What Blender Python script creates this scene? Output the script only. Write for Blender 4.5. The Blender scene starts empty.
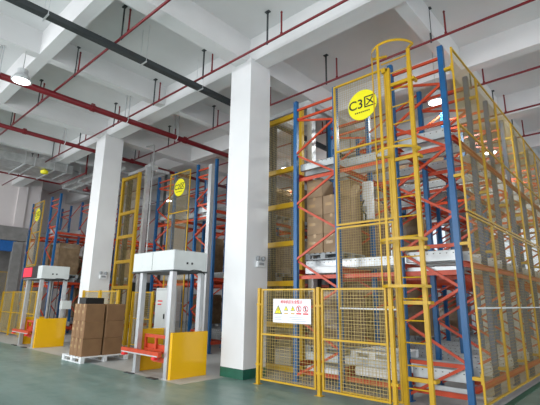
import bpy, math, random
from mathutils import Vector, Matrix
random.seed(7)
C = bpy.context.scene.collection
PI = math.pi

# ---------------------------------------------------------------- camera
CAM_R = [[0.742361, 0.144595, 0.654211], [0.669861, -0.180079, -0.720318], [0.013656, 0.972966, -0.230542]]
cam_data = bpy.data.cameras.new('camera')
cam_data.sensor_width = 36.0
cam_data.lens = 414.0 / 540.0 * 36.0
cam_data.clip_end = 200
cam = bpy.data.objects.new('camera', cam_data)
cam.matrix_world = Matrix.Translation((0, 0, 1.6)) @ Matrix(CAM_R).to_4x4()
C.objects.link(cam)
bpy.context.scene.camera = cam

# ---------------------------------------------------------------- world, exposure
world = bpy.data.worlds.new('world')
bpy.context.scene.world = world
world.use_nodes = True
wb = world.node_tree.nodes['Background']
wb.inputs['Color'].default_value = (0.80, 0.90, 1.0, 1)
wb.inputs['Strength'].default_value = 1.1
vs = bpy.context.scene.view_settings
vs.view_transform = 'Standard'
vs.look = 'None'
vs.gamma = 1.0
vs.use_curve_mapping = False
vs.exposure = 0.1

# ---------------------------------------------------------------- daylight through the window openings
def area(name, loc, target, sx, sy, power, col=(1, 1, 1)):
    l = bpy.data.lights.new(name, 'AREA')
    l.shape = 'RECTANGLE'; l.size = sx; l.size_y = sy; l.energy = power; l.color = col
    o = bpy.data.objects.new(name, l); C.objects.link(o)
    o.location = loc
    o.rotation_euler = (Vector(target) - Vector(loc)).to_track_quat('-Z', 'Y').to_euler()
    return o
DAY = (0.97, 0.975, 1.0)
area('daylight_front', (-9, -8.6, 3.6), (-9, 10, 3.6), 29, 5.6, 2600, DAY)
area('daylight_right', (8.3, 5, 3.6), (-10, 5, 3.6), 20, 5.6, 480, DAY)
area('daylight_back', (-8, 25.6, 4.2), (-8, 0, 4.2), 26, 5.0, 40, DAY)

# ---------------------------------------------------------------- materials
def mat(name, col, rough=0.5, metal=0.0, noise=0.12, scale=6.0, bump=0.0, alpha=None, emit=None):
    m = bpy.data.materials.new(name); m.use_nodes = True
    nt = m.node_tree; b = nt.nodes['Principled BSDF']
    b.inputs['Roughness'].default_value = rough
    b.inputs['Metallic'].default_value = metal
    tc = nt.nodes.new('ShaderNodeTexCoord')
    nz = nt.nodes.new('ShaderNodeTexNoise'); nz.inputs['Scale'].default_value = scale
    nz.inputs['Detail'].default_value = 4
    nt.links.new(tc.outputs['Object'], nz.inputs['Vector'])
    r = nt.nodes.new('ShaderNodeValToRGB')
    r.color_ramp.elements[0].position = 0.3; r.color_ramp.elements[1].position = 0.7
    r.color_ramp.elements[0].color = tuple(c * (1 - noise) for c in col) + (1,)
    r.color_ramp.elements[1].color = tuple(min(1, c * (1 + noise)) for c in col) + (1,)
    nt.links.new(nz.outputs['Fac'], r.inputs['Fac'])
    nt.links.new(r.outputs['Color'], b.inputs['Base Color'])
    if bump:
        bp = nt.nodes.new('ShaderNodeBump'); bp.inputs['Strength'].default_value = bump
        bp.inputs['Distance'].default_value = 0.02
        nt.links.new(nz.outputs['Fac'], bp.inputs['Height'])
        nt.links.new(bp.outputs['Normal'], b.inputs['Normal'])
    if emit:
        b.inputs['Emission Color'].default_value = (*emit[0], 1)
        b.inputs['Emission Strength'].default_value = emit[1]
    return m
M = dict(
    wall=mat('white_wall_paint', (0.76, 0.76, 0.76), 0.7, noise=0.03, scale=1.5),
    ceil=mat('white_ceiling_paint', (0.73, 0.725, 0.725), 0.8, noise=0.03, scale=1.2),
    pinkwall=mat('pale_wall_paint', (0.78, 0.72, 0.71), 0.8, noise=0.04, scale=1.0),
    concrete=mat('light_concrete', (0.42, 0.42, 0.41), 0.45, noise=0.10, scale=1.3),
    greywall=mat('grey_render', (0.26, 0.25, 0.24), 0.8, noise=0.15, scale=3),
    greenkerb=mat('dark_green_paint', (0.012, 0.11, 0.07), 0.4, noise=0.15),
    blue=mat('blue_rack_paint', (0.006, 0.10, 0.27), 0.35, noise=0.10),
    slate=mat('slate_rack_paint', (0.03, 0.08, 0.19), 0.45, noise=0.10),
    orange=mat('orange_rack_paint', (0.52, 0.055, 0.014), 0.38, noise=0.12),
    red=mat('red_pipe_paint', (0.17, 0.006, 0.011), 0.35, noise=0.12),
    yellow=mat('yellow_paint', (0.58, 0.34, 0.008), 0.38, noise=0.08),
    wire=mat('yellow_wire', (0.50, 0.37, 0.12), 0.45, noise=0.06),
    galv=mat('dull_wire', (0.40, 0.29, 0.08), 0.5, noise=0.06),
    plate=mat('yellow_lacquer', (0.86, 0.47, 0.008), 0.18, noise=0.04, scale=1.5),
    silver=mat('galvanised_steel', (0.66, 0.68, 0.69), 0.34, metal=0.55, noise=0.10, scale=9),
    alu=mat('pale_aluminium', (0.60, 0.62, 0.64), 0.32, metal=0.6, noise=0.05),
    duct=mat('duct_sheet', (0.52, 0.53, 0.52), 0.35, metal=0.6, noise=0.2, scale=4),
    machine=mat('off_white_machine_paint', (0.62, 0.65, 0.64), 0.35, noise=0.03),
    darkgrey=mat('dark_grey_metal', (0.035, 0.042, 0.045), 0.5, noise=0.15),
    black=mat('black_plastic', (0.012, 0.013, 0.015), 0.4, noise=0.1),
    white=mat('white_plastic', (0.80, 0.82, 0.83), 0.4, noise=0.03),
    greyplastic=mat('grey_plastic', (0.30, 0.32, 0.33), 0.5, noise=0.06),
    carton=mat('brown_cardboard', (0.25, 0.135, 0.062), 0.75, noise=0.09, scale=4),
    carton2=mat('pale_cardboard', (0.30, 0.20, 0.115), 0.7, noise=0.10, scale=4),
    tape=mat('packing_tape', (0.42, 0.27, 0.13), 0.25, noise=0.05),
    film=mat('film_wrapped_cardboard', (0.22, 0.15, 0.088), 0.22, noise=0.25, scale=5, bump=0.5),
    signyellow=mat('yellow_sign', (0.90, 0.82, 0.01), 0.4, noise=0.02),
    ink=mat('black_ink', (0.01, 0.01, 0.01), 0.6, noise=0.02),
    inkred=mat('red_ink', (0.75, 0.02, 0.02), 0.6, noise=0.02),
    inkgrey=mat('grey_ink', (0.35, 0.38, 0.42), 0.6, noise=0.02),
    signwhite=mat('white_sign', (0.84, 0.85, 0.88), 0.4, noise=0.01),
    lamp=mat('lit_lamp', (1, 1, 1), 0.5, emit=((0.92, 1.0, 0.97), 7.0)),
    led=mat('red_display', (0.7, 0.02, 0.04), 0.5, emit=((1.0, 0.03, 0.08), 0.4)),
    greenled=mat('green_sign_light', (0.05, 0.6, 0.3), 0.5, emit=((0.1, 1.0, 0.5), 1.2)),
    doorblue=mat('blue_shutter', (0.015, 0.13, 0.42), 0.45, noise=0.1),
    glass=None,
)
# green epoxy floor: glossy with scuffs
def epoxy():
    m = bpy.data.materials.new('green_epoxy'); m.use_nodes = True
    nt = m.node_tree; b = nt.nodes['Principled BSDF']
    tc = nt.nodes.new('ShaderNodeTexCoord')
    n1 = nt.nodes.new('ShaderNodeTexNoise'); n1.inputs['Scale'].default_value = 0.9; n1.inputs['Detail'].default_value = 8
    n1.inputs['Roughness'].default_value = 0.7
    mp = nt.nodes.new('ShaderNodeMapping'); mp.inputs['Scale'].default_value = (0.4, 2.2, 1); mp.inputs['Rotation'].default_value = (0, 0, 0.2)
    nt.links.new(tc.outputs['Object'], mp.inputs['Vector'])
    nt.links.new(mp.outputs['Vector'], n1.inputs['Vector'])
    r = nt.nodes.new('ShaderNodeValToRGB')
    e = r.color_ramp.elements
    e[0].position = 0.34; e[0].color = (0.115, 0.20, 0.18, 1)
    e[1].position = 0.72; e[1].color = (0.22, 0.31, 0.285, 1)
    nt.links.new(n1.outputs['Fac'], r.inputs['Fac'])
    nt.links.new(r.outputs['Color'], b.inputs['Base Color'])
    n2 = nt.nodes.new('ShaderNodeTexNoise'); n2.inputs['Scale'].default_value = 3.0; n2.inputs['Detail'].default_value = 5
    nt.links.new(tc.outputs['Object'], n2.inputs['Vector'])
    r2 = nt.nodes.new('ShaderNodeMapRange'); r2.inputs['To Min'].default_value = 0.22; r2.inputs['To Max'].default_value = 0.5
    nt.links.new(n2.outputs['Fac'], r2.inputs['Value']); nt.links.new(r2.outputs['Result'], b.inputs['Roughness'])
    return m
M['epoxy'] = epoxy()
# perforated silver rail: dark slots along its length
def perforated():
    m = mat('perforated_steel', (0.55, 0.58, 0.59), 0.35, metal=0.45, noise=0.08, scale=8)
    nt = m.node_tree; b = nt.nodes['Principled BSDF']
    src = b.inputs['Base Color'].links[0].from_socket
    tc = nt.nodes.new('ShaderNodeTexCoord'); sp = nt.nodes.new('ShaderNodeSeparateXYZ')
    nt.links.new(tc.outputs['Object'], sp.inputs[0])
    def mth(op, a, bb):
        n = nt.nodes.new('ShaderNodeMath'); n.operation = op
        for i, v in enumerate((a, bb)):
            if v is None: continue
            if isinstance(v, (int, float)): n.inputs[i].default_value = v
            else: nt.links.new(v, n.inputs[i])
        return n.outputs[0]
    fx = mth('FRACT', mth('MULTIPLY', sp.outputs['X'], 9.0), None)
    a = mth('LESS_THAN', mth('ABSOLUTE', mth('SUBTRACT', fx, 0.5), None), 0.10)
    c = mth('LESS_THAN', mth('ABSOLUTE', mth('SUBTRACT', sp.outputs['Z'], 0.13), None), 0.009)
    msk = mth('MULTIPLY', a, c)
    mx = nt.nodes.new('ShaderNodeMix'); mx.data_type = 'RGBA'
    nt.links.new(msk, mx.inputs['Factor']); nt.links.new(src, mx.inputs['A'])
    mx.inputs['B'].default_value = (0.12, 0.12, 0.12, 1)
    nt.links.new(mx.outputs['Result'], b.inputs['Base Color'])
    return m
M['perf'] = perforated()

# ---------------------------------------------------------------- mesh helpers
class MB:
    def __init__(self): self.v = []; self.f = []; self.mi = []
    def _add(self, vs, fs, mi=0):
        n = len(self.v); self.v += [tuple(p) for p in vs]
        for f in fs: self.f.append(tuple(i + n for i in f)); self.mi.append(mi)
        return self
    def box(self, x0, x1, y0, y1, z0, z1, mi=0):
        vs = [(x0,y0,z0),(x1,y0,z0),(x1,y1,z0),(x0,y1,z0),(x0,y0,z1),(x1,y0,z1),(x1,y1,z1),(x0,y1,z1)]
        return self._add(vs, [(0,3,2,1),(4,5,6,7),(0,1,5,4),(1,2,6,5),(2,3,7,6),(3,0,4,7)], mi)
    def bbox(self, x0, x1, y0, y1, z0, z1, c=0.01, mi=0):   # box with chamfered vertical and top edges
        ring = lambda d, z: [(x0+c+0*d, y0+d, z), (x1-c, y0+d, z), (x1-d, y0+c, z), (x1-d, y1-c, z), (x1-c, y1-d, z), (x0+c, y1-d, z), (x0+d, y1-c, z), (x0+d, y0+c, z)]
        vs = ring(0, z0) + ring(0, z1-c) + [(min(max(x, x0+c), x1-c), min(max(y, y0+c), y1-c), z1) for x, y, z in ring(0, z1)]
        fs = [tuple(reversed(range(8)))]
        for k in (0, 8):
            for i in range(8):
                j = (i+1) % 8; fs.append((k+i, k+j, k+8+j, k+8+i))
        fs.append(tuple(range(16, 24)))
        return self._add(vs, fs, mi)
    def bar(self, p, q, w, h, up=(0,0,1), mi=0):            # rectangular bar from p to q
        p = Vector(p); q = Vector(q); d = (q-p).normalized(); u = Vector(up)
        s = d.cross(u)
        if s.length < 1e-4: s = d.cross(Vector((0,1,0)))
        s.normalize(); u = s.cross(d).normalized()
        s *= w/2; u *= h/2
        vs = [p-s-u, p+s-u, p+s+u, p-s+u, q-s-u, q+s-u, q+s+u, q-s+u]
        return self._add(vs, [(0,1,2,3),(7,6,5,4),(0,4,5,1),(1,5,6,2),(2,6,7,3),(3,7,4,0)], mi)
    def tube(self, pts, r, n=8, closed=False, mi=0):
        pts = [Vector(p) for p in pts]; N = len(pts); vs = []; fs = []
        for i, p in enumerate(pts):
            a = pts[i-1] if (i > 0 or closed) else p
            b = pts[(i+1) % N] if (i < N-1 or closed) else p
            d = (b-a).normalized(); ref = Vector((0,0,1)) if abs(d.z) < 0.9 else Vector((0,1,0))
            s = d.cross(ref).normalized(); u = s.cross(d)
            for k in range(n):
                t = 2*PI*k/n; vs.append(p + s*r*math.cos(t) + u*r*math.sin(t))
        for i in range(N if closed else N-1):
            j = (i+1) % N
            for k in range(n):
                l = (k+1) % n; fs.append((i*n+k, j*n+k, j*n+l, i*n+l))
        if not closed: fs += [tuple(range(n)), tuple(reversed(range((N-1)*n, N*n)))]
        return self._add(vs, fs, mi)
    def lathe(self, prof, c, n=20, mi=0):                   # prof: (r, z) list around vertical axis at c
        vs = []; fs = []
        for r, z in prof:
            for k in range(n):
                t = 2*PI*k/n; vs.append((c[0]+r*math.cos(t), c[1]+r*math.sin(t), c[2]+z))
        for i in range(len(prof)-1):
            for k in range(n):
                l = (k+1) % n; fs.append((i*n+k, i*n+l, (i+1)*n+l, (i+1)*n+k))
        fs.append(tuple(reversed(range(n)))); fs.append(tuple(range((len(prof)-1)*n, len(prof)*n)))
        return self._add(vs, fs, mi)
    def plate(self, poly, y, t, mi=0):                      # polygon in x,z, extruded in y from y-t to y
        n = len(poly); vs = [(x, y-t, z) for x, z in poly] + [(x, y, z) for x, z in poly]
        fs = [tuple(range(n)), tuple(reversed(range(n, 2*n)))]
        for i in range(n): j = (i+1) % n; fs.append((i, n+i, n+j, j))
        return self._add(vs, fs, mi)
    def mesh(self, name, mats):
        m = bpy.data.meshes.new(name); m.from_pydata(self.v, [], self.f)
        for x in (mats if isinstance(mats, (list, tuple)) else [mats]): m.materials.append(x)
        m.polygons.foreach_set('material_index', self.mi); m.update()
        import bmesh
        bm = bmesh.new(); bm.from_mesh(m); bmesh.ops.recalc_face_normals(bm, faces=bm.faces); bm.to_mesh(m); bm.free()
        return m
ORG = {}
def add(name, mb, mats, parent=None, raw=False, smooth=False, loc=None):
    """link the collected shapes as one object; world coordinates unless raw"""
    if parent is None and not raw:
        if loc is None:
            xs = [p[0] for p in mb.v]; ys = [p[1] for p in mb.v]; zs = [p[2] for p in mb.v]
            loc = ((min(xs)+max(xs))/2, (min(ys)+max(ys))/2, min(zs))
        org = Vector(loc)
    elif raw: org = Vector((0,0,0))
    else: org = ORG[parent.name]
    if not raw: mb.v = [(p[0]-org.x, p[1]-org.y, p[2]-org.z) for p in mb.v]
    me = mb.mesh(name, mats)
    if smooth:
        for p in me.polygons: p.use_smooth = len(p.vertices) == 4
    o = bpy.data.objects.new(name, me); C.objects.link(o)
    if parent is None and not raw: o.location = org
    if parent is not None: o.parent = parent
    ORG[o.name] = org
    return o
def thing(name, label, cat, loc=(0,0,0), group=None):
    o = bpy.data.objects.new(name, None); C.objects.link(o); o.location = loc; o.empty_display_size = 0.1
    ORG[o.name] = Vector(loc)
    return tag(o, label, cat, group)
def tag(o, label, cat, group=None):
    o['label'] = label; o['category'] = cat
    if group: o['group'] = group
    return o
def struct(name, mb, m, loc=(0,0,0)):
    o = add(name, mb, m, loc=loc); o['kind'] = 'structure'; return o
def link_copy(o, parent=None, loc=None):
    c = o.copy(); C.objects.link(c)
    if parent is not None: c.parent = parent
    if loc is not None: c.location = loc
    return c
def copy_tree(o, parent=None, loc=None, label=None, group=None):
    c = link_copy(o, parent, loc)
    if label: c['label'] = label
    if group: c['group'] = group
    for ch in [x for x in ALLCH.get(o.name, o.children)]: copy_tree(ch, c)
    return c
ALLCH = {}

# ================================================================ THE SETTING
SLAB = 8.05; XL = -24.5; XL2 = -27.0; XR = 8.6; YF = -9.0; YB = 26.0
fl = MB()
fl._add([(XL2,YF,0),(XR,YF,0),(XR,YB,0),(XL2,YB,0)], [(0,1,2,3)])
struct('floor', fl, M['concrete'])
g = MB()   # green epoxy coat on the aisles
g.box(XL, -7.0, YF, 5.2, 0, 0.004); g.box(-7.0, XR, YF, 6.75, 0, 0.004); g.box(-1.95, XR, 6.75, YB, 0, 0.004)
o = struct('floor_coating', g, M['epoxy'])
k = MB().box(-2.04, -1.93, 6.75, YB, 0.0, 0.012)
struct('floor_line', k, M['greenkerb'])
struct('ceiling', MB().box(XL2-.2, XR+.2, YF-.2, YB+.2, SLAB, SLAB+.2), M['ceil'])
# walls with strip windows behind the camera, on the right and at the far end
def wall_x(name, y0, y1, x0, x1, z0, z1, wins, m):
    b = MB(); b.box(x0, x1, y0, y1, 0, z0); b.box(x0, x1, y0, y1, z1, SLAB)
    xs = x0
    for a, c in wins: b.box(xs, a, y0, y1, z0, z1); xs = c
    b.box(xs, x1, y0, y1, z0, z1); struct(name, b, m)
def wall_y(name, x0, x1, y0, y1, z0, z1, wins, m):
    b = MB(); b.box(x0, x1, y0, y1, 0, z0); b.box(x0, x1, y0, y1, z1, SLAB)
    ys = y0
    for a, c in wins: b.box(x0, x1, ys, a, z0, z1); ys = c
    b.box(x0, x1, ys, y1, z0, z1); struct(name, b, m)
wf = [(-24, -16), (-15, -8), (-7, 0), (1, 7)]; wr = [(-7, -1), (0, 6), (7, 13), (14, 20)]; wbk = [(-24, -18), (-17, -11), (-10, -4), (-3, 3)]
wall_x('wall_front', YF-.2, YF, XL2, XR, 0.9, 6.6, wf, M['wall'])
wall_x('wall_back', YB, YB+.2, XL2, XR, 3.2, 6.9, wbk, M['wall'])
wall_y('wall_right', XR, XR+.2, YF, YB, 0.9, 6.6, wr, M['wall'])
n = 0
for a, c in wbk:
    n += 1; w = MB(); y = YB+.1
    w.box(a, c, y-.04, y+.04, 3.2, 3.28); w.box(a, c, y-.04, y+.04, 6.82, 6.9)
    for i in range(5):
        x = a + (c-a-.08)*i/4; w.box(x, x+.08, y-.04, y+.04, 3.28, 6.82)
    w.box(a, c, y-.03, y+.03, 5.0, 5.06)
    struct('window_%d' % n, w, M['alu'])
# left wall: near stretch, pilaster, recessed far stretch, lintel over a door opening
lw = MB()
lw.box(XL-.3, XL, YF, 3.2, 0, SLAB); lw.box(XL-.3, XL, 3.2, 7.35, 4.4, SLAB); lw.box(XL-.3, XL, 7.35, 8.0, 0, SLAB)
lw.box(XL, XL+.12, 6.85, 7.3, 5.16, SLAB)
struct('wall_left', lw, M['pinkwall'])
struct('wall_left_far', MB().box(XL2-.2, XL2, 7.7, YB, 0, SLAB).box(XL2, XL-.3, 7.7, 8.0, 0, SLAB), M['pinkwall'])
struct('wall_left_room', MB().box(XL2-.2, XL2, YF, 7.7, 0, SLAB), M['greywall'])
struct('trim_1', MB().box(XL, XL+.35, 3.0, 7.5, 4.45, 5.16), M['greywall'])
struct('door_1', MB().box(XL-.05, XL+.14, 3.0, 7.1, 3.9, 4.45), M['doorblue'])
struct('trim_2', MB().box(XL, XL+.3, 6.95, 7.4, 0, 4.4), M['greywall'])
# columns with a green painted foot
def column(x, y):
    b = MB(); w = .35
    b.box(x-w, x+w, y-w, y+w, 0, 7.42); b.box(x-.2, x+.2, y-.23, y+.23, 7.42, SLAB)
    o = struct('column', b, M['wall'])
    kb = MB().box(x-w-.006, x+w+.006, y-w-.006, y+w+.006, 0, .2)
    add('painted_base', kb, M['greenkerb'], o)
for x, y in ((-6.85, 6.75), (-14.25, 6.75), (.55, 6.75), (-6.85, -.65), (-14.25, -.65), (-21.65, -.65), (.55, -.65), (-6.85, 21.2), (-14.25, 21.2), (.55, 21.2)):
    column(x, y)
# grid of down-stand beams
for y, w, zb in ((-4.3,.28,7.5), (-.65,.45,7.38), (3.02,.28,7.42), (6.73,.46,7.38), (10.45,.3,7.42), (14.1,.45,7.38), (17.8,.3,7.42), (21.4,.45,7.38)):
    struct('ceiling_beam', MB().box(XL2, XR, y-w/2, y+w/2, zb, SLAB), M['ceil'])
for x, w, zb in ((-21.7,.4,7.38), (-18.0,.26,7.42), (-14.25,.4,7.38), (-10.47,.26,7.42), (-6.85,.4,7.38), (-2.94,.26,7.42), (.6,.4,7.38), (4.3,.26,7.42)):
    struct('ceiling_beam', MB().box(x-w/2, x+w/2, YF, YB, zb+.004, SLAB), M['ceil'])

# ================================================================ STORAGE RACKS
PITCH = 1.43; TOP = 6.25
LEV = [0.50, 2.42, 4.62]
XP = [0.0, 1.1, 2.42, 3.42]
def post_mesh(mid):
    b = MB(); w, d, t = .095, .085, .006
    b.box(-w/2, w/2, -d/2, -d/2+t, 0, TOP); b.box(-w/2, -w/2+t, -d/2, d/2, 0, TOP); b.box(w/2-t, w/2, -d/2, d/2, 0, TOP)
    b.box(-w/2, -w/2+.028, d/2-t, d/2, 0, TOP); b.box(w/2-.028, w/2, d/2-t, d/2, 0, TOP)
    b.box(-.08, .08, -.07, .07, 0, .012)
    return b.mesh('post', M[mid])
POST = {k: post_mesh(k) for k in ('blue', 'slate')}
def holes_mesh():
    b = MB(); z = .2
    while z < TOP-.05:
        b.box(-.006, .006, -.0445, -.042, z, z+.02); z += .1
    return b.mesh('bolt_hole_row', M['white'])
HOLES = holes_mesh()
BR = {}
def brace_mesh(w, dz):
    b = MB(); b.bar((0,0,0), (w,0,dz), .03, .045); return b.mesh('brace', M['orange'])
def obj(name, me, parent, loc=(0,0,0)):
    o = bpy.data.objects.new(name, me); C.objects.link(o); o.parent = parent; o.location = loc; return o
def frame(root, x0, x1, y, postmats, front=False):
    w = x1-x0
    b = MB(); b.bar((.03,0,6.02), (w-.03,0,6.02), .04, .05); b.bar((.03,0,5.78), (w-.03,0,5.78), .04, .05)
    key = ('s', w)
    if key not in BR: BR[key] = b.mesh('upright_frame', M['orange'])
    f = obj('upright_frame', BR[key], root, (x0, y, 0))
    for i, px in enumerate((0, w)):
        p = obj('post', POST[postmats[i]], f, (px, 0, 0))
        if front: obj('bolt_hole_row', HOLES, p) if False else None
    nodes = [(0,.10),(w,.66),(0,1.25),(w,1.84),(0,2.47),(w,3.06),(0,3.70),(w,4.27),(0,4.90),(w,5.50),(0,5.78)]
    for (ax, az), (bx, bz) in zip(nodes, nodes[1:]):
        p0, p1 = ((ax, az), (bx, bz)) if ax < bx else ((bx, bz), (ax, az))
        kk = (round(w,3), round(p1[1]-p0[1],2))
        if kk not in BR: BR[kk] = brace_mesh(w, kk[1])
        obj('brace', BR[kk], f, (0, -.025 if ax < bx else .02, p0[1]))
    return f
def rail_mesh(L, h=.18):
    b = MB(); b.box(0, L, 0, .006, 0, h); b.box(0, L, 0, .06, h-.006, h); b.box(0, L, 0, .09, 0, .006); b.box(0, L, .03, .036, h*.3, h)
    return b.mesh('shuttle_rail', M['perf'])
def beam_mesh(L):
    b = MB(); b.box(-.03, -.022, 0, L, 0, .10); b.box(-.03, .02, 0, L, .092, .10); b.box(-.03, .02, 0, L, 0, .008)
    return b.mesh('level_beam', M['orange'])
def rack(x0, y0, rows, label, sparse=False):
    r = thing('storage_rack', label, 'storage rack', (x0, y0, 0))
    for k in range(rows):
        y = k*PITCH
        frame(r, XP[0], XP[1], y, ('blue', 'blue'))
        frame(r, XP[2], XP[3], y, ('blue', 'blue' if k == 0 else 'slate'))
    xb_ = BR.setdefault('cross', MB().box(0,3.42,0,.006,0,.08).box(0,3.42,0,.035,.072,.08).mesh('cross_beam', M['orange']))
    for k in range(rows):
        for z in LEV: obj('cross_beam', xb_, r, (0, k*PITCH+.05, z-.36))
        if k: 
            for z in (1.45, 3.5, 5.6): obj('tie_bar', BR.setdefault('tie', MB().bar((0,0,0),(1.32,0,.62),.025,.04).mesh('tie_bar', M['orange'])), r, (XP[1], k*PITCH, z))
    L = (rows-1)*PITCH; bm_ = beam_mesh(L)
    for z in LEV:
        for x in (XP[0]-.05, XP[1]-.05, XP[2]+.06, XP[3]+.08): obj('level_beam', bm_, r, (x, .02, z-.24))
    R3 = rail_mesh(XP[3]+.1); R1 = rail_mesh(XP[3]-XP[2]-.12); RA = rail_mesh(1.0, .16)
    low = rail_mesh(XP[3]-XP[2]-.12, .12)
    for li, z in enumerate(LEV):
        obj('shuttle_rail', R1, r, (XP[2]+.06, .07, z-.12)); obj('shuttle_rail', low, r, (XP[2]+.06, .10, z-.33))
        obj('cross_strut', BR.setdefault('strut', MB().bar((.05,0,0),(.95,0,0),.05,.06).mesh('cross_strut', M['orange'])), r, (XP[2], .02, z+.13))
        if li == 2: obj('shuttle_rail', RA, r, (.05, .1, z-.1))
        for k in range(rows-1):
            for dy in (.42, 1.02):
                obj('shuttle_rail', R3, r, (-.05, k*PITCH+dy, z-.12))
    # silver floor-level guide rails running in
    return r
rack_c3 = rack(-5.70, 7.16, 9, 'tall blue and orange pallet rack standing nearest the camera, behind the round C3 sign')
rack_c2 = rack(-13.72, 8.65, 7, 'tall blue and orange pallet rack between the two white columns, behind the round C2 sign')
rack_c1 = rack(-22.88, 7.20, 5, 'far left blue and orange pallet rack beyond the left column, behind the round C1 sign')

# pallets and loads standing on the rack levels
def pallet_mesh(w, d, m, h=.14):
    b = MB(); nb = 7
    for i in range(nb):
        x = (w-.09)*i/(nb-1); b.box(x, x+.09, 0, d, h-.022, h)
    for j in range(3):
        y = (d-.09)*j/2; b.box(0, w, y, y+.09, h-.042, h-.022); b.box(0, w, y, y+.09, 0, .02)
        for i in range(3):
            x = (w-.12)*i/2; b.box(x, x+.12, y, y+.09, .02, h-.042)
    return b.mesh('pallet', m)
PAL = {k: pallet_mesh(.92, 1.0, M[k]) for k in ('greyplastic', 'white')}
PAL['wide'] = pallet_mesh(1.1, 1.0, M['greyplastic'])
def carton_mesh(w, d, h, m='carton', tape=True):
    b = MB(); b.bbox(0, w, 0, d, 0, h, .012); b.box(.004, w-.004, .004, d-.004, -.001, .01)
    b.box(w/2-.03, w/2+.03, -.001, d+.001, h-.08, h+.0012, 1)
    b.box(w*.15, w*.55, -.0008, .002, h*.45, h*.62, 1)
    return b.mesh('carton', [M[m], M['tape']])
def load_mesh(w, d, h):    # film wrapped stack with slack, bulging sides
    b = MB(); rings = []; n = 6
    for i in range(n+1):
        z = h*i/n; k = .012*math.sin(i*2.1)+(.03 if i == n else 0)
        rings.append([(k,k,z),(w/2,k*.5-.008,z),(w-k,k,z),(w-k*.5+.008,d/2,z),(w-k,d-k,z),(w/2,d-k*.5,z),(k,d-k,z),(k*.5-.008,d/2,z)])
    vs = [p for r_ in rings for p in r_]; fs = [tuple(reversed(range(8)))]
    for i in range(n):
        for j in range(8): l = (j+1) % 8; fs.append((i*8+j, i*8+l, (i+1)*8+l, (i+1)*8+j))
    fs.append(tuple(range(n*8, n*8+8))); b._add(vs, fs)
    return b.mesh('wrapped_load', M['film'])
LD = {h: load_mesh(.86, .92, h) for h in (.8, 1.1, 1.4)}
CT = {('a'): carton_mesh(.43, .45, .42, 'carton2'), ('b'): carton_mesh(.43, .45, .36, 'carton')}
ORD = ['first', 'second', 'third', 'fourth', 'fifth', 'sixth', 'seventh', 'eighth']
LN = ['bottom', 'middle', 'top']; RN = ['left', 'centre', 'right']
def top(name, me, loc, label, cat, group, rotz=0):
    o = bpy.data.objects.new(name, me); C.objects.link(o); o.location = loc; o.rotation_euler = (0,0,rotz)
    return tag(o, label, cat, group)
def fill(x0, y0, rows, zone, plan, cartons=()):
    for (row, lev, bay), h in plan.items():
        cx = x0 + (XP[row]+XP[row+1])/2; y = y0 + bay*PITCH + .22; z = LEV[lev]+.062
        w = '%s rack, %s level, %s row, %s bay back' % (zone, LN[lev], RN[row], ORD[bay])
        top('pallet', PAL['greyplastic'], (cx-.46, y, z), 'grey plastic pallet, '+w, 'pallet', 'pallets in the %s rack' % zone)
        if (row, lev, bay) in cartons:
            for i in range(2):
                for j in range(2):
                    zz = z+.14; q = 'a'
                    for t in range(h):
                        if t == h-1 and (i+j) == 1: break
                        top('carton', CT[q], (cx-.44+i*.445, y+.03+j*.46, zz), '%s brown carton of the %s %s stack, front bay, middle level, C3 rack' % (['lowest','second','third','fourth'][t], ['left','right'][i], ['front','back'][j]), 'carton', 'cartons on pallets in the %s rack' % zone)
                        zz += .422 if q == 'a' else .362
        else:
            top('wrapped_load', LD[h], (cx-.43, y+.04, z+.14), 'film-wrapped cartons, '+w, 'wrapped load', 'wrapped loads in the %s rack' % zone)
plan3 = {(0,1,0):4, (0,0,0):1.1, (0,0,1):1.4, (0,1,1):1.4, (0,2,2):1.1, (0,2,4):1.4, (1,1,4):1.1, (0,1,3):1.4, (1,2,3):1.1, (1,2,5):.8,
         (0,0,3):1.4, (0,2,6):1.4, (1,1,5):1.1, (0,0,5):1.1}
fill(-5.70, 7.16, 9, 'C3', plan3, {(0,1,0)})
plan2 = {(2,1,1):1.4, (2,1,2):1.4, (2,0,2):1.4, (2,0,3):1.1, (2,2,1):1.1, (2,2,3):1.4, (1,2,4):1.4, (1,1,4):1.4, (0,0,1):1.1, (0,1,1):1.4, (1,1,2):1.1, (1,0,2):1.4, (2,0,1):1.1, (2,1,3):1.4, (2,2,2):1.1, (1,2,3):1.4, (2,0,4):1.4, (0,2,3):1.4, (2,2,4):1.4, (2,1,5):1.4, (2,0,5):1.1}
fill(-13.72, 8.65, 7, 'C2', plan2)
plan1 = {(0,1,1):1.1, (1,0,1):1.4, (1,1,0):1.4, (2,1,0):1.4, (2,0,1):1.4, (2,1,2):1.4, (2,0,3):1.1, (2,1,1):1.4}
fill(-22.88, 7.20, 5, 'C1', plan1)

# four-way shuttles parked on the rails of the C3 rack
def shuttle(x, y, z, w, label):
    s = thing('pallet_shuttle', label, 'pallet shuttle', (x, y, z), 'white shuttles in the C3 rack')
    add('body', MB().bbox(x, x+w, y, y+.8, z+.05, z+.2, .03), M['white'], s)
    for i in (0, 1):
        add('end_cap', MB().bbox(x-.03 if i == 0 else x+w-.03, x+.03 if i == 0 else x+w+.03, y+.08, y+.72, z+.06, z+.17, .01), M['orange'], s)
    for i in (0, 1):
        for j in (0, 1):
            cx = x+.15+i*(w-.3); cy = y+.02 + j*.72
            ring = [(cx+.05*math.cos(2*PI*t/12), cy, z+.05+.05*math.sin(2*PI*t/12)) for t in range(12)]
            wh = MB(); wh.plate([(p[0], p[2]) for p in ring], cy+.03, .03); add('wheel', wh, M['black'], s)
shuttle(-5.58, 7.30, 2.13, .86, 'white flat shuttle under the cartons at the middle level of the C3 rack')
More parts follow.
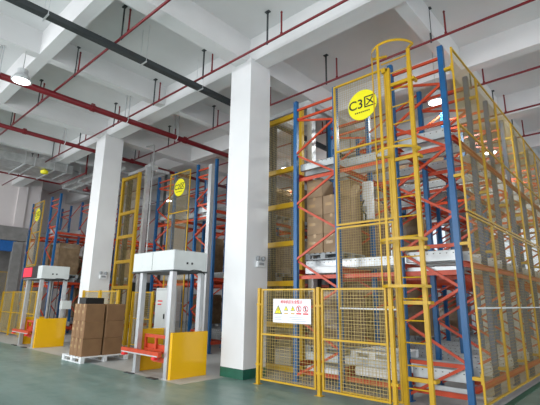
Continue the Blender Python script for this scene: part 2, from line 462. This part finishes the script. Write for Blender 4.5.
shuttle(-4.45, 7.36, .2, .9, 'white flat shuttle on the floor level behind the right gate panel')
shuttle(-5.55, 7.30, .10, .86, 'white flat shuttle on the floor level behind the warning sign')
# empty pallets on the centre row beside the shuttle
top('pallet', PAL['wide'], (-4.52, 7.45, 2.55), 'long grey plastic pallet lying empty at the front of the middle level, right of the cartons', 'pallet', 'pallets in the C3 rack') if False else None
top('pallet', PAL['white'], (-4.50, 7.34, .56), 'white plastic pallet lying empty at the front of the bottom level behind the gate', 'pallet', 'pallets in the C3 rack')

# ================================================================ MESH FENCES
def wire_mb(w, h, px=.055, pz=.055, t=.0035):
    b = MB(); n = int(w/px)
    for i in range(1, n): x = w*i/n; b.box(x-t/2, x+t/2, -t, 0, 0, h)
    n = int(h/pz)
    for i in range(1, n): z = h*i/n; b.box(0, w, 0, t, z-t/2, z+t/2)
    return b
FM = {}
def fence_panel(w, h, label, loc, rotz=0, mid=None, glare_z=None, tube=.035, group=None, px=.055, t=.0035, name='wire_fence', cat='fence panel', bracket=(), wm='wire'):
    key = (round(w,3), round(h,3), tuple(mid or ()), px, t, tube, wm)
    if key not in FM:
        b = MB()
        b.box(0, tube, -tube/2, tube/2, 0, h); b.box(w-tube, w, -tube/2, tube/2, 0, h)
        b.box(tube, w-tube, -tube/2, tube/2, 0, tube); b.box(tube, w-tube, -tube/2, tube/2, h-tube, h)
        for z in (mid or ()): b.box(tube, w-tube, -tube/2, tube/2, z-tube/2, z+tube/2)
        FM[key] = (b.mesh('panel_frame', M['yellow']), wire_mb(w, h, px, px, t).mesh('wire_mesh', M[wm]))
    p = thing(name, label, cat, loc, group); p.rotation_euler = (0,0,rotz)
    obj('panel_frame', FM[key][0], p); obj('wire_mesh', FM[key][1], p)
    if glare_z:
        if ('glare_z', w, glare_z) not in FM: FM[('glare_z', w, glare_z)] = MB().box(tube, w-tube, -.016, .016, glare_z-.012, glare_z+.012).mesh('glare_white_middle_rail', M['white'])  # glare along the lower middle rail is put into its colour as white
        obj('glare_white_middle_rail', FM[('glare_z', w, glare_z)], p)
    for z in bracket:
        if 'br' not in FM: FM['br'] = MB().box(-.005, .07, 0, .15, 0, .05).box(-.005, .05, .0, .03, -.05, .10).mesh('bracket', M['yellow'])
        obj('bracket', FM['br'], p, (0, 0.0, z))
    return p
# right side of the C3 rack: two panels high, eight bays long
for k in range(8):
    y = 7.04 + k*1.425
    for lv, (z, w) in enumerate(((.12, 'lower'), (3.07, 'upper'))):
        fence_panel(1.40, 2.92 if lv == 0 else 3.02, '%s yellow mesh panel, aisle side of the C3 rack, %s from the front' % (w, ORD[k]),
                    (-2.06, y, z), PI/2, mid=() if lv == 0 else (1.54,), glare_z=1.41 if lv == 0 else None, tube=.03, group='mesh panels along the aisle side', bracket=(.35, 2.4) if lv == 0 else (.6, 2.6), t=.0034, wm='galv')
# sign panels in front of the three racks
for nm, x, y in (('C3', -4.45, 6.88), ('C2', -12.62, 8.42), ('C1', -21.90, 6.95)):
    for lv, z in enumerate((0, 3.05)):
        fence_panel(1.20, 3.02, '%s tall yellow mesh panel in front of the %s rack' % (('lower', 'upper with the round sign on the')[lv], nm) if lv == 0 else 'upper tall yellow mesh panel carrying the round %s sign' % nm,
                    (x, y, z), 0, mid=() if lv == 0 else (1.54,), glare_z=1.48 if lv == 0 else None, group='tall panels in front of the racks', px=.05, t=.0035)
# low gates
def gate_run(xs, y, where, wide_post=.06):
    g_ = 'low yellow gate panels'
    for i, x in enumerate(xs):
        p = MB(); p.box(x-wide_post/2, x+wide_post/2, y-.03, y+.03, 0, 1.85); p.box(x-.07, x+.07, y-.06, y+.06, 0, .012)
        for z in (.35, 1.5): p.box(x-wide_post/2-.03, x+wide_post/2+.03, y-.02, y+.02, z, z+.04)
        o = add('gate_post', p, M['yellow']); tag(o, 'yellow gate post %s, %s' % (where, ['leftmost', 'second from left', 'third from left', 'fourth from left', 'fifth from left'][i]), 'post', 'yellow gate posts')
    for i, (a, b_) in enumerate(zip(xs, xs[1:])):
        fence_panel(b_-a-.14, 1.74, 'low yellow mesh gate %s, %s from left' % (where, ['first', 'second', 'third', 'fourth'][i]), (a+.07, y, .09), 0, mid=(.86,), tube=.032, group=g_, px=.06, t=.005 if y < 6.38 and a > -7 else .006, name='mesh_gate', cat='gate')
gate_run((-6.02, -4.54, -3.13), 6.35, 'in front of the C3 rack')
gate_run((-14.1, -12.93, -11.76), 6.335, 'in front of the left column')
gate_run((-13.4, -12.15), 7.75, 'before the C2 rack')
gate_run((-22.3, -20.9, -19.5, -18.1), 6.30, 'before the C1 rack')

# ================================================================ LIFT MASTS (yellow shafts left of the racks)
def mast(x0, x1, y, label):
    s = thing('lift_shaft', label, 'lift shaft', ((x0+x1)/2, y, 0), 'yellow lift shafts beside the racks')
    d = 1.1
    for x in (x0, x1-.13):
        add('front_post', MB().box(x, x+.13, y-.05, y+.05, 0, 6.35), M['yellow'], s)
    for z in (6.25, 4.83, 3.90, 2.95, 2.0, 1.05, .1):
        add('cross_rail', MB().box(x0+.13, x1-.13, y-.045, y+.045, z-.06, z+.06), M['yellow'], s)
    wm = MB(); w = x1-x0-.26
    for v in wire_mb(w, 6.1, .05, .05, .004).v: wm.v.append((v[0]+x0+.13, v[1]+y, v[2]+.1))
    src = wire_mb(w, 6.1, .05, .05, .004); wm.f = src.f; wm.mi = src.mi
    add('wire_mesh', wm, M['wire'], s)
    for x in (x0+.05, x1+.04):
        add('rear_post', MB().box(x-.06, x+.09, y+.2, y+.36, 0, 6.5), M['silver' if x > x1 else 'darkgrey'], s)
    add('rear_post', MB().box(x0+.05, x0+.12, y+d, y+d+.08, 0, 6.5), M['darkgrey'], s)
    add('rear_post', MB().box(x1-.05, x1+.03, y+d, y+d+.08, 0, 6.5), M['darkgrey'], s)
    t = MB(); t.box(x0, x1+.12, y+.2, y+.3, 6.5, 6.62); t.box(x0, x1+.12, y+d, y+d+.1, 6.5, 6.62)
    for x in (x0, x1+.02): t.box(x, x+.1, y+.3, y+d, 6.5, 6.62)
    add('top_frame', t, M['silver'], s)
    add('motor', MB().bbox(x1-.55, x1-.15, y+.45, y+.85, 6.62, 6.86, .03), M['machine'], s)
    c = MB(); c.box(x0+.25, x1-.2, y+.5, y+d-.1, 1.0, 1.08); c.box(x0+.25, x0+.31, y+.5, y+d-.1, 1.08, 2.2); c.box(x1-.26, x1-.2, y+.5, y+d-.1, 1.08, 2.2)
    add('lift_car', c, M['darkgrey'], s)
mast(-7.25, -5.93, 7.72, 'yellow meshed lift shaft just right of the near white column')
mast(-15.28, -13.96, 7.95, 'yellow meshed lift shaft just right of the left white column')
tag(add('guide_post', MB().box(-10.27, -10.12, 8.28, 8.42, 0, 5.95).box(-10.3, -10.09, 8.25, 8.45, 0, .02), M['alu']), 'tall silver guide post at the right front corner of the C2 rack', 'post')

# ================================================================ CAGED LADDER
lad = thing('caged_ladder', 'tall yellow ladder with safety hoops fixed to the front of the C3 rack', 'ladder', (-2.87, 6.62, 0))
LX0, LX1, LY = -3.08, -2.67, 6.62
for x in (LX0, LX1): add('rail', MB().box(x-.035, x+.035, LY-.03, LY+.03, 0, 5.86), M['yellow'], lad)
z = .3
while z < 5.8:
    add('rung', MB().tube([(LX0+.04, LY, z), (LX1-.04, LY, z)], .012, 6), M['yellow'], lad); z += .34
for z in (.44, 1.60, 2.47, 4.05, 5.5):
    add('crossbar', MB().box(LX0+.04, LX1-.04, LY-.02, LY+.02, z-.03, z+.03).box(LX1+.035, LX1+.08, LY-.02, LY+.14, z-.025, z+.025), M['yellow'], lad)
HC = (-2.945, 6.60)
def hoop(z, r=.39):
    pts = []
    for i in range(21):
        t = -.05*PI + -1.0*PI*i/20 + .1*PI*i/20
        pts.append((HC[0]+.01+r*1.02*math.cos(t), LY-.02+r*1.08*math.sin(t), z))
    b = MB()
    for p, q in zip(pts, pts[1:]): b.bar(p, q, .008, .045)
    b.bar(pts[0], (LX1, LY, z), .03, .04); b.bar(pts[-1], (LX0, LY, z), .03, .04)
    return b
for z in (6.12, 4.13, 2.59, 1.85):
    add('hoop', hoop(z), M['yellow'], lad)
add('hoop_strut', MB().box(LX1-.03, LX1+.03, LY-.02, LY+.02, 5.86, 6.12), M['yellow'], lad)
for x, y, w in ((-3.33, 6.50, .02), (-3.06, 6.20, .045)):
    add('cage_bar', MB().box(x-w/2, x+w/2, y-.008, y+.008, 1.83, 6.14), M['yellow'], lad)
add('top_bar', MB().box(-3.25, -2.67, 6.70, 6.72, 6.04, 6.06), M['yellow'], lad)
add('top_bar', MB().box(-3.2, LX0, LY-.03, LY+.03, 5.80, 5.86), M['yellow'], lad)

# ================================================================ SIGNS
def text_mesh(s, size):
    cu = bpy.data.curves.new('lettering', 'FONT'); cu.body = s; cu.size = size; cu.extrude = .001; cu.align_x = 'CENTER'; cu.align_y = 'CENTER'
    cu.offset = size*.012
    to = bpy.data.objects.new('t', cu); C.objects.link(to)
    dg = bpy.context.evaluated_depsgraph_get(); me = bpy.data.meshes.new_from_object(to.evaluated_get(dg))
    bpy.data.objects.remove(to); me.name = 'lettering'
    return me
def letters(s, size, parent, loc, m, name='lettering'):
    me = text_mesh(s, size); me.materials.clear(); me.materials.append(m)
    o = obj(name, me, parent, loc); o.rotation_euler = (PI/2, 0, 0); return o
for nm, x, y, z, zone in (('C3区', -3.77, 6.8625, 5.44, 'C3'), ('C2区', -12.0, 8.4025, 5.49, 'C2'), ('C1区', -21.3, 6.9325, 5.44, 'C1')):
    s = thing('zone_sign', 'round yellow %s sign hung on the tall mesh panel' % zone, 'sign', (x, y, z), 'round yellow zone signs')
    add('disc', MB().plate([(x+.32*math.cos(2*PI*i/40), z+.32*math.sin(2*PI*i/40)) for i in range(40)], y, .008), M['signyellow'], s)
    letters(nm, .275, s, (-.005, -.010, .02), M['ink'])
    b = MB()
    for i in range(8): b.box(x-.17+i*.043, x-.17+i*.043+.030, y-.010, y-.008, z-.165, z-.138)
    add('small_lettering', b, M['ink'], s)
sx, sy, sz = -5.14, 6.31, 1.41
ws = thing('warning_sign', 'white rectangular warning sign with triangles and red circles on the left gate panel', 'sign', (sx, sy, sz-.22))
add('board', MB().box(sx-.46, sx+.46, sy-.006, sy, sz-.22, sz+.225), M['signwhite'], ws)
letters('堆垛机区安全警示', .068, ws, (0, -.008, .385), M['inkred'])
def tri(cx, cz, s_): 
    return [(cx-s_, cz-s_*.6), (cx+s_, cz-s_*.6), (cx, cz+s_*1.05)]
def tri_icon(cx, cz, s_):
    add('warning_triangle_border', MB().plate(tri(cx, cz, s_), sy-.006, .002), M['ink'], ws)
    add('warning_triangle', MB().plate(tri(cx, cz, s_*.78), sy-.008, .0015), M['signyellow'], ws)
    add('exclamation_mark', MB().box(cx-s_*.07, cx+s_*.07, sy-.011, sy-.0095, cz-s_*.1, cz+s_*.5).box(cx-s_*.07, cx+s_*.07, sy-.011, sy-.0095, cz-s_*.38, cz-s_*.22), M['ink'], ws)
tri_icon(sx-.33, sz+.0, .10); tri_icon(sx-.13, sz+.04, .055); tri_icon(sx+.035, sz+.04, .055)
def ring_icon(cx, cz, r):
    b = MB(); n = 20
    for i in range(n):
        a, c = 2*PI*i/n, 2*PI*(i+1)/n
        b.bar((cx+r*math.cos(a), sy-.0075, cz+r*math.sin(a)), (cx+r*math.cos(c), sy-.0075, cz+r*math.sin(c)), .003, .012, up=(math.cos(a), 0, math.sin(a)))
    b.bar((cx-r*.7, sy-.0075, cz+r*.7), (cx+r*.7, sy-.0075, cz-r*.7), .003, .010, up=(.7, 0, .7))
    add('prohibition_ring', b, M['inkred'], ws)
    add('pictogram', MB().box(cx-.01, cx+.01, sy-.0075, sy-.006, cz-.035, cz+.035), M['ink'], ws)
ring_icon(sx+.18, sz+.045, .055); ring_icon(sx+.34, sz+.045, .055)
b = MB()
for i, cx in enumerate((-.13, .035)): b.box(sx+cx-.045, sx+cx+.045, sy-.008, sy-.006, sz-.055, sz-.035)
add('caption_bar', b, M['yellow'], ws)
b = MB()
for cx in (.18, .34): b.box(sx+cx-.06, sx+cx+.06, sy-.008, sy-.006, sz-.055, sz-.030)
add('caption_bar', b, M['inkred'], ws)
b = MB()
for i in range(3): b.box(sx-.43, sx-.24, sy-.0075, sy-.006, sz-.105-i*.03, sz-.098-i*.03)
for i, (a, c) in enumerate(((.08,.20), (-.05,.28), (0,.32), (-.1,.36))): b.box(sx+a, sx+c, sy-.0075, sy-.006, sz-.085-i*.033, sz-.078-i*.033)
add('fine_print', b, M['inkgrey'], ws)

# ================================================================ PALLET LIFTS IN FRONT OF THE RACKS
def lift(x1, x0, y0, label, display=False):
    y1 = y0+.93
    L = thing('pallet_lift', label, 'pallet lift', (x1, y0, 0), 'pallet lifts in front of the racks')
    hd = MB().bbox(x0-.32, x1+.02, y0-.02, y1-.03, 2.22, 2.66, .015); hood = add('hood', hd, M['machine'], L)
    add('hood_seam', MB().box((x0-.3+x1)/2-.004, (x0-.3+x1)/2+.004, y0-.024, y0-.018, 2.24, 2.64).box(x0-.33, x1+.03, y0-.03, y1-.02, 2.19, 2.225), M['darkgrey'], hood)
    for yy in (y0+.32, y0+.45):
        add('button', MB().box(x1+.02, x1+.03, yy, yy+.045, 2.36, 2.405), M['black'], hood)
    add('cable', MB().tube([(x1+.05, y0+.35, 2.2), (x1+.06, y0+.5, 2.24), (x1+.06, y0+.7, 2.23), (x1+.05, y1-.1, 2.16)], .012, 6), M['black'], hood)
    if display:
        add('red_display', MB().box(x0-.30, x0+.50, y0-.045, y0-.02, 2.30, 2.62), M['led'], hood)
        add('display_frame', MB().box(x0-.32, x0+1.0, y0-.03, y0-.021, 2.24, 2.66), M['black'], hood)
    for x, y in ((x1-.13, y0), (x0, y0), (x1-.13, y1-.16), (x0, y1-.16)):
        b = MB(); b.box(x, x+.115, y, y+.025, 0, 2.22); b.box(x, x+.025, y+.025, y+.11, 0, 2.22); b.box(x+.09, x+.115, y+.025, y+.11, 0, 2.22); b.box(x-.02, x+.15, y-.02, y+.15, 0, .015)
        add('leg', b, M['alu'], L)
    add('yellow_guard', MB().bbox(x1+.01, x1+.09, y0+.02, y1+.04, .0, .92, .01), M['plate'], L)
    add('yellow_guard', MB().bbox(x0-.09, x0-.01, y0+.12, y1+.04, .0, .92, .01), M['plate'], L)
    for x in (x0+.35, x1-.42): add('chain', MB().tube([(x, y1-.2, .5), (x, y1-.2, 2.22)], .014, 6), M['darkgrey'], L)
    c = MB(); xa, xb, ya = x0+.14, x1-.28, y0+.16
    c.box(xa, xb, ya, ya+.05, .76, .83); c.box(xa, xb, ya, ya+.05, .46, .53)
    for x in (xa, (xa+xb)/2-.03, xb-.06): c.box(x, x+.06, ya, ya+.05, .53, .76)
    c.box(xa+.02, xb-.02, ya+.05, ya+.08, .50, .62)
    car = add('carriage', c, M['orange'], L)
    add('roller_bar', MB().box(x0-.36, x1-.17, y0-.12, y0-.04, .42, .52), M['orange'], car)
    add('roller_bar', MB().box(x0+.75, x1-.14, y0+.02, y0+.10, .30, .39), M['orange'], car)
    add('bright_strip', MB().box(x0-.34, x1-.2, y0-.128, y0-.12, .42, .445), M['silver'], car)
    for x in (x0-.30, x1-.4): add('roller_end', MB().bbox(x, x+.12, y0-.15, y0-.03, .36, .42, .02), M['inkred'], car)
    for x in (x0+.25, x1-.5): add('fork_arm', MB().box(x, x+.08, y0-.04, ya, .44, .49), M['orange'], car)
    add('floor_sill', MB().box(x0-.05, x0+.28, y0-.18, y0-.1, 0, .02).box(x1-.45, x1-.15, y0-.20, y0-.08, 0, .02), M['darkgrey'], L)
    return L
lift(-7.60, -8.92, 5.30, 'large white-topped pallet lift with a yellow guard beside the near column')
l2 = lift(-15.20, -16.55, 5.34, 'white-topped pallet lift with a red display, left of the stacked cartons', True)
add('control_box', MB().bbox(-15.16, -14.98, 6.02, 6.36, 1.22, 1.5, .02), M['machine'], l2)
cb = thing('control_cabinet', 'tall white control cabinet behind the pallet lift near the yellow gate', 'cabinet', (-11.6, 7.9, 0))
add('body', MB().bbox(-11.95, -11.3, 7.72, 8.1, 0.05, 1.95, .02), M['machine'], cb)
add('plinth', MB().box(-11.93, -11.32, 7.75, 8.08, 0, .05), M['darkgrey'], cb)
add('door_gap', MB().box(-11.90, -11.35, 7.712, 7.722, .12, .13).box(-11.90, -11.35, 7.712, 7.722, 1.88, 1.89), M['darkgrey'], cb)
add('red_label', MB().box(-11.80, -11.55, 7.712, 7.72, 1.52, 1.56).box(-11.80, -11.6, 7.712, 7.72, 1.42, 1.46), M['inkred'], cb)
add('handle', MB().box(-11.42, -11.39, 7.69, 7.72, 1.0, 1.15), M['black'], cb)

# ================================================================ PALLET OF CARTONS ON THE FLOOR
PX, PY = -11.92, 4.97
p = bpy.data.objects.new('pallet', pallet_mesh(1.12, 1.29, M['white'], .15)); C.objects.link(p); p.location = (PX, PY, .004)
tag(p, 'white plastic pallet on the green floor under the stacked brown cartons', 'pallet')
cw, cd, ch = .235, .535, .432
cme = carton_mesh(cw-.012, cd-.012, ch-.004, 'carton')
for i in range(3):
    for j in range(2):
        for t in range(3):
            jx = random.uniform(-.004, .004); gap = .035 if j else 0
            top('carton', cme, (-11.58+i*cw+jx, 5.0+j*cd+gap+jx, .156+t*ch),
                'brown carton on the floor pallet, %s layer, %s column, %s' % (['bottom', 'middle', 'top'][t], ['left', 'centre', 'right'][i], ['nearer row', 'farther row'][j]),
                'carton', 'brown cartons stacked on the floor pallet')
cr = MB(); x0, y0, z0 = -11.56, 5.1, 1.449
cr.box(x0, x0+.03, y0, y0+.5, z0, z0+.16); cr.box(x0+.37, x0+.4, y0, y0+.5, z0, z0+.16); cr.box(x0+.03, x0+.37, y0, y0+.03, z0, z0+.16); cr.box(x0+.03, x0+.37, y0+.47, y0+.5, z0, z0+.16); cr.box(x0+.03, x0+.37, y0+.03, y0+.47, z0, z0+.02)
cr.box(x0-.012, x0+.412, y0-.012, y0+.012, z0+.14, z0+.165)
tag(add('crate', cr, M['black']), 'low black open crate on top of the stacked cartons', 'crate')

# ================================================================ EMERGENCY LIGHTS ON THE COLUMNS
def emergency(x, y, z, where):
    e = thing('emergency_light', 'twin-head emergency light on the %s white column' % where, 'emergency light', (x, y, z), 'emergency lights on the columns')
    add('housing', MB().bbox(x, x+.07, y-.13, y+.13, z-.07, z+.06, .012), M['white'], e)
    add('label_plate', MB().box(x+.07, x+.074, y-.08, y+.08, z-.03, z+.03), M['greyplastic'], e)
    for s in (-1, 1):
        add('lamp_head', MB().lathe([(.02,0), (.045,.03), (.05,.09), (.03,.11)], (x+.04, y+s*.09, z+.06), 12), M['greyplastic'], e)
emergency(-6.5, 6.83, 2.40, 'near')
emergency(-13.9, 6.83, 2.32, 'left')

# ================================================================ PIPES, TRAY, DUCTS
def hanger(mb, x, y, ztop, zbot):
    mb.box(x-.018, x+.018, y-.012, y+.012, zbot, ztop); mb.box(x-.06, x+.06, y-.04, y+.04, ztop-.02, ztop)
def sprinkler(y, z, x0, x1, risers, hangs, label):
    t = thing('sprinkler_pipe', label, 'pipe', ((x0+x1)/2, y, z), 'thin red sprinkler pipes')
    add('pipe', MB().tube([(x0, y, z), (x1, y, z)], .028, 10), M['red'], t, smooth=True)
    for x in risers:
        add('riser', MB().tube([(x, y, z), (x, y, z+.55)], .02, 8).lathe([(.03,0),(.03,.06)], (x, y, z+.0), 8).lathe([(.012,.55),(.03,.57),(.012,.6)], (x, y, z), 8), M['red'], t)
    for x in hangs:
        b = MB(); hanger(b, x, y, SLAB, z-.05); b.tube([(x, y-.04, z), (x, y, z-.045), (x, y+.04, z), (x, y, z+.045)], .006, 5, True)
        add('hanger', b, M['darkgrey'], t)
sprinkler(3.76, 7.24, -24.3, 8.0, (-22.6, -20.1, -17.6, -15.1, -12.6, -10.15, -7.66, -5.2, -2.7, 0), (-20.4, -17.9, -15.4, -12.9, -10.35, -7.95, -5.5), 'nearest thin red sprinkler pipe crossing the upper left of the ceiling')
sprinkler(6.02, 7.25, -24.3, 8.0, (-21.9, -19.5, -17.1, -14.7, -12.3, -9.92, -7.54, -5.2, -2.8, .3), (-20.3, -17.8, -15.2, -12.6, -10.2, -7.9, -5.62, -3.2), 'thin red sprinkler pipe passing just in front of the near white column')
sprinkler(8.32, 7.23, -24.3, 8.0, (-19.7, -17.3, -14.9, -12.4, -9.97, -7.6, -5.27, -2.5, 0), (-17.6, -15.2, -12.8, -10.2, -7.9, -5.6, -2.82), 'thin red sprinkler pipe running over the front of the C3 rack')
sprinkler(11.0, 7.2, -24.3, 8.0, (-10, -7.6, -5.1, -2.48, 0), (-7.9, -5.4, -2.8), 'thin red sprinkler pipe over the middle of the C3 rack')
sprinkler(13.3, 7.22, -24.3, 8.0, (-10, -7.6, -5.1, -2.5, 0), (-7.9, -5.4, -2.8), 'thin red sprinkler pipe over the rear of the C3 rack')
sprinkler(15.7, 7.22, -24.3, 8.0, (-10, -7.6, -5.1, -2.5, 0), (-7.9, -5.4, -2.8), 'farthest thin red sprinkler pipe over the racks')
def main_pipe(x, z, r, y0, y1, couplings, hangs, label):
    t = thing('main_pipe', label, 'pipe', (x, (y0+y1)/2, z), 'thick red supply pipes')
    add('pipe', MB().tube([(x, y0, z), (x, y1, z)], r, 16), M['red'], t, smooth=True)
    for y in couplings:
        add('coupling', MB().tube([(x, y-.06, z), (x, y+.06, z)], r*1.22, 16).box(x-.03, x+.03, y-.05, y+.05, z+r, z+r*1.6), M['red'], t)
    for y in hangs:
        b = MB(); hanger(b, x-.12, y, SLAB, z); hanger(b, x+.12, y, SLAB, z)
        b.tube([(x+.12*math.cos(a), y, z+(r+.02)*math.sin(a)) for a in [PI+PI*i/8 for i in range(9)]], .01, 6)
        b.bar((x+.12, y, SLAB-.05), (x+.12, y+.0, z+.1), .01, .03)
        add('hanger', b, M['silver'], t)
main_pipe(-11.72, 7.17, .088, YF+.2, YB-.3, (-2, 1.5, 4.9, 8.3, 11.7), (2.4, 6.0, 7.9, 11.2, 14.5), 'thick red main pipe running in front of and over the C2 rack')
main_pipe(-15.0, 7.05, .07, YF+.2, YB-.3, (0, 4.1, 8.1, 12), (2.0, 5.4, 9.0, 12), 'second thick red pipe, left of the main pipe, ending behind the left column')
# dark cable tray
tr = thing('cable_tray', 'dark grey cable tray crossing the upper left ceiling', 'cable tray', (-8.25, 5, 7.1))
b = MB(); b.box(-8.33, -8.17, YF+.2, YB-.3, 7.08, 7.09); b.box(-8.33, -8.32, YF+.2, YB-.3, 7.09, 7.2); b.box(-8.18, -8.17, YF+.2, YB-.3, 7.09, 7.2); b.box(-8.33, -8.17, YF+.2, YB-.3, 7.19, 7.2)
add('trunking', b, M['darkgrey'], tr)
for y in (-2.0, .1, 2.3, 4.5, 6.2, 8.6, 11, 13.4):
    b = MB()
    for x in (-8.39, -8.11): b.tube([(x, y, 7.05), (x, y, SLAB)], .007, 6)
    b.box(-8.40, -8.10, y-.015, y+.015, 7.06, 7.08)
    add('hanger', b, M['silver'], tr)
# ducts in the far left corner
d1 = thing('air_duct', 'long galvanised air duct under the ceiling in the far left corner', 'duct', (-19.3, 2, 6.97), 'galvanised air ducts')
add('duct_body', MB().box(-20.15, -18.5, YF+.5, 7.2, 6.98, 7.34), M['duct'], d1)
for y in (-2, 0, 2, 4.2, 5.6, 6.9):
    add('seam_flange', MB().box(-20.18, -18.47, y, y+.04, 6.95, 7.37), M['silver'], d1)
for y in (1.0, 3.4, 5.2, 6.35):
    b = MB(); b.box(-20.4, -18.3, y-.025, y+.025, 6.88, 6.94)
    for x in (-20.35, -18.35): b.tube([(x, y, 6.88), (x, y, SLAB)], .012, 6)
    add('support_bar', b, M['silver'], d1)
d2 = thing('air_duct', 'wide galvanised air duct crossing behind the left column over the C1 rack', 'duct', (-16, 8.4, 6.9), 'galvanised air ducts')
add('duct_body', MB().box(-20.9, -15.3, 7.7, 8.0, 6.85, 7.0).box(-20.9, -15.3, 8.0, 9.3, 6.75, 7.15), M['duct'], d2)
for x in (-20.2, -18.6, -17, -15.5):
    b = MB(); b.box(x-.025, x+.025, 7.5, 9.5, 6.66, 6.73)
    for y in (7.55, 9.45): b.tube([(x, y, 6.66), (x, y, SLAB)], .012, 6)
    add('support_bar', b, M['silver'], d2)
dp = thing('branch_pipe', 'thin red pipe following the edge of the far left air duct and turning up', 'pipe', (-20.3, 3, 6.9))
add('pipe', MB().tube([(-20.35, YF+.3, 6.9), (-20.35, 7.4, 6.9), (-17.6, 7.4, 6.9), (-17.6, 7.4, 7.9)], .035, 8), M['red'], dp)
dp = thing('drop_pipe', 'vertical red pipe in front of the duct at the far left edge', 'pipe', (-18, 4, 6.9))
add('pipe', MB().tube([(-18.0, 3.76, 7.24), (-18.0, 3.76, 6.55)], .03, 8), M['red'], dp)
add('valve', MB().lathe([(.02,0), (.06,.02), (.06,.07), (.02,.1)], (-18.0, 3.76, 6.85), 12), M['red'], dp)
tag(add('alarm_bell', MB().lathe([(.03,-.1),(.16,-.08),(.17,0),(.05,.06),(.03,.12)], (-19.3, 8.25, 6.625), 16), M['red']), 'small red alarm bell hanging below the duct over the C1 rack', 'alarm')
tag(add('beacon', MB().lathe([(.02,0),(.14,.03),(.16,.14),(.08,.2),(.02,.22)], (-18.7, 6.1, 6.76), 16), M['signyellow']), 'small yellow beacon lamp under the far left air duct', 'beacon')
cp = thing('conduit', 'thin grey conduit dropping from the ceiling right of the yellow shaft of the C2 rack', 'conduit', (-13.6, 8.3, 3))
add('tube', MB().tube([(-14.9, 8.05, 7.5), (-13.6, 8.2, 7.45), (-13.56, 8.2, 7.4), (-13.5, 8.2, 2.6)], .025, 8), M['duct'], cp)
# ================================================================ CEILING LAMPS
def bay_lamp(x, y, z, label, ztop=7.42, power=130):
    t = thing('bay_lamp', label, 'ceiling lamp', (x, y, z), 'round high-bay lamps')
    add('rod', MB().tube([(x, y, z+.25), (x, y, ztop)], .01, 6), M['duct'], t)
    add('driver_box', MB().lathe([(.08,.14),(.12,.16),(.12,.29),(.03,.33)], (x, y, z), 16), M['silver'], t)
    add('reflector', MB().lathe([(.225,.0),(.225,.02),(.15,.14),(.08,.17)], (x, y, z), 24), M['silver'], t, smooth=True)
    add('lens', MB().lathe([(.01,-.02),(.12,-.018),(.19,-.002),(.19,.0)], (x, y, z), 24), M['lamp'], t, smooth=True)
    l = bpy.data.lights.new('bay_light', 'AREA'); l.shape = 'DISK'; l.size = .4; l.energy = power; l.color = (.95, 1, .97)
    lo = bpy.data.objects.new('bay_light', l); C.objects.link(lo); lo.parent = t; lo.location = (0, 0, -.05)
bay_lamp(-10.46, 2.62, 6.62, 'round high-bay lamp hanging at the upper left in front of the thick red pipe')
bay_lamp(-3.37, 9.94, 6.55, 'round high-bay lamp glowing behind the top of the corner post of the C3 rack', SLAB)
bay_lamp(-3.4, 14.9, 6.6, 'round high-bay lamp over the rear of the C3 rack', SLAB)
bay_lamp(-10.5, 12.5, 6.9, 'round high-bay lamp over the middle of the C2 rack', 7.42)
bay_lamp(-18.1, 12.0, 6.6, 'round high-bay lamp beyond the C1 rack', 7.42)
bay_lamp(-17.95, 2.6, 6.62, 'round high-bay lamp at the far left of the front aisle', 7.42)

# electrical box clamped to a rack post
eb = thing('junction_box', 'tall white electrical box on a blue post inside the C3 rack, left of the ladder', 'electrical box', (-4.6, 8.5, 3.45))
add('housing', MB().bbox(-4.72, -4.48, 8.40, 8.54, 3.45, 4.35, .02), M['white'], eb)
add('cable', MB().tube([(-4.66, 8.38, 3.9), (-4.74, 8.34, 3.7), (-4.62, 8.36, 3.55), (-4.66, 8.38, 3.2)], .02, 6), M['darkgrey'], eb)
add('switch', MB().bbox(-4.70, -4.60, 8.36, 8.40, 3.62, 3.76, .01), M['greyplastic'], eb)

fence_panel(1.9, 2.9, 'yellow mesh panel seen through the doorway in the far left wall', (-25.3, 5.3, 0), PI/2, mid=(1.4,))
fence_panel(1.9, 2.9, 'second yellow mesh panel inside the far left doorway, nearer the camera', (-25.3, 3.35, 0), PI/2, mid=(1.4,))
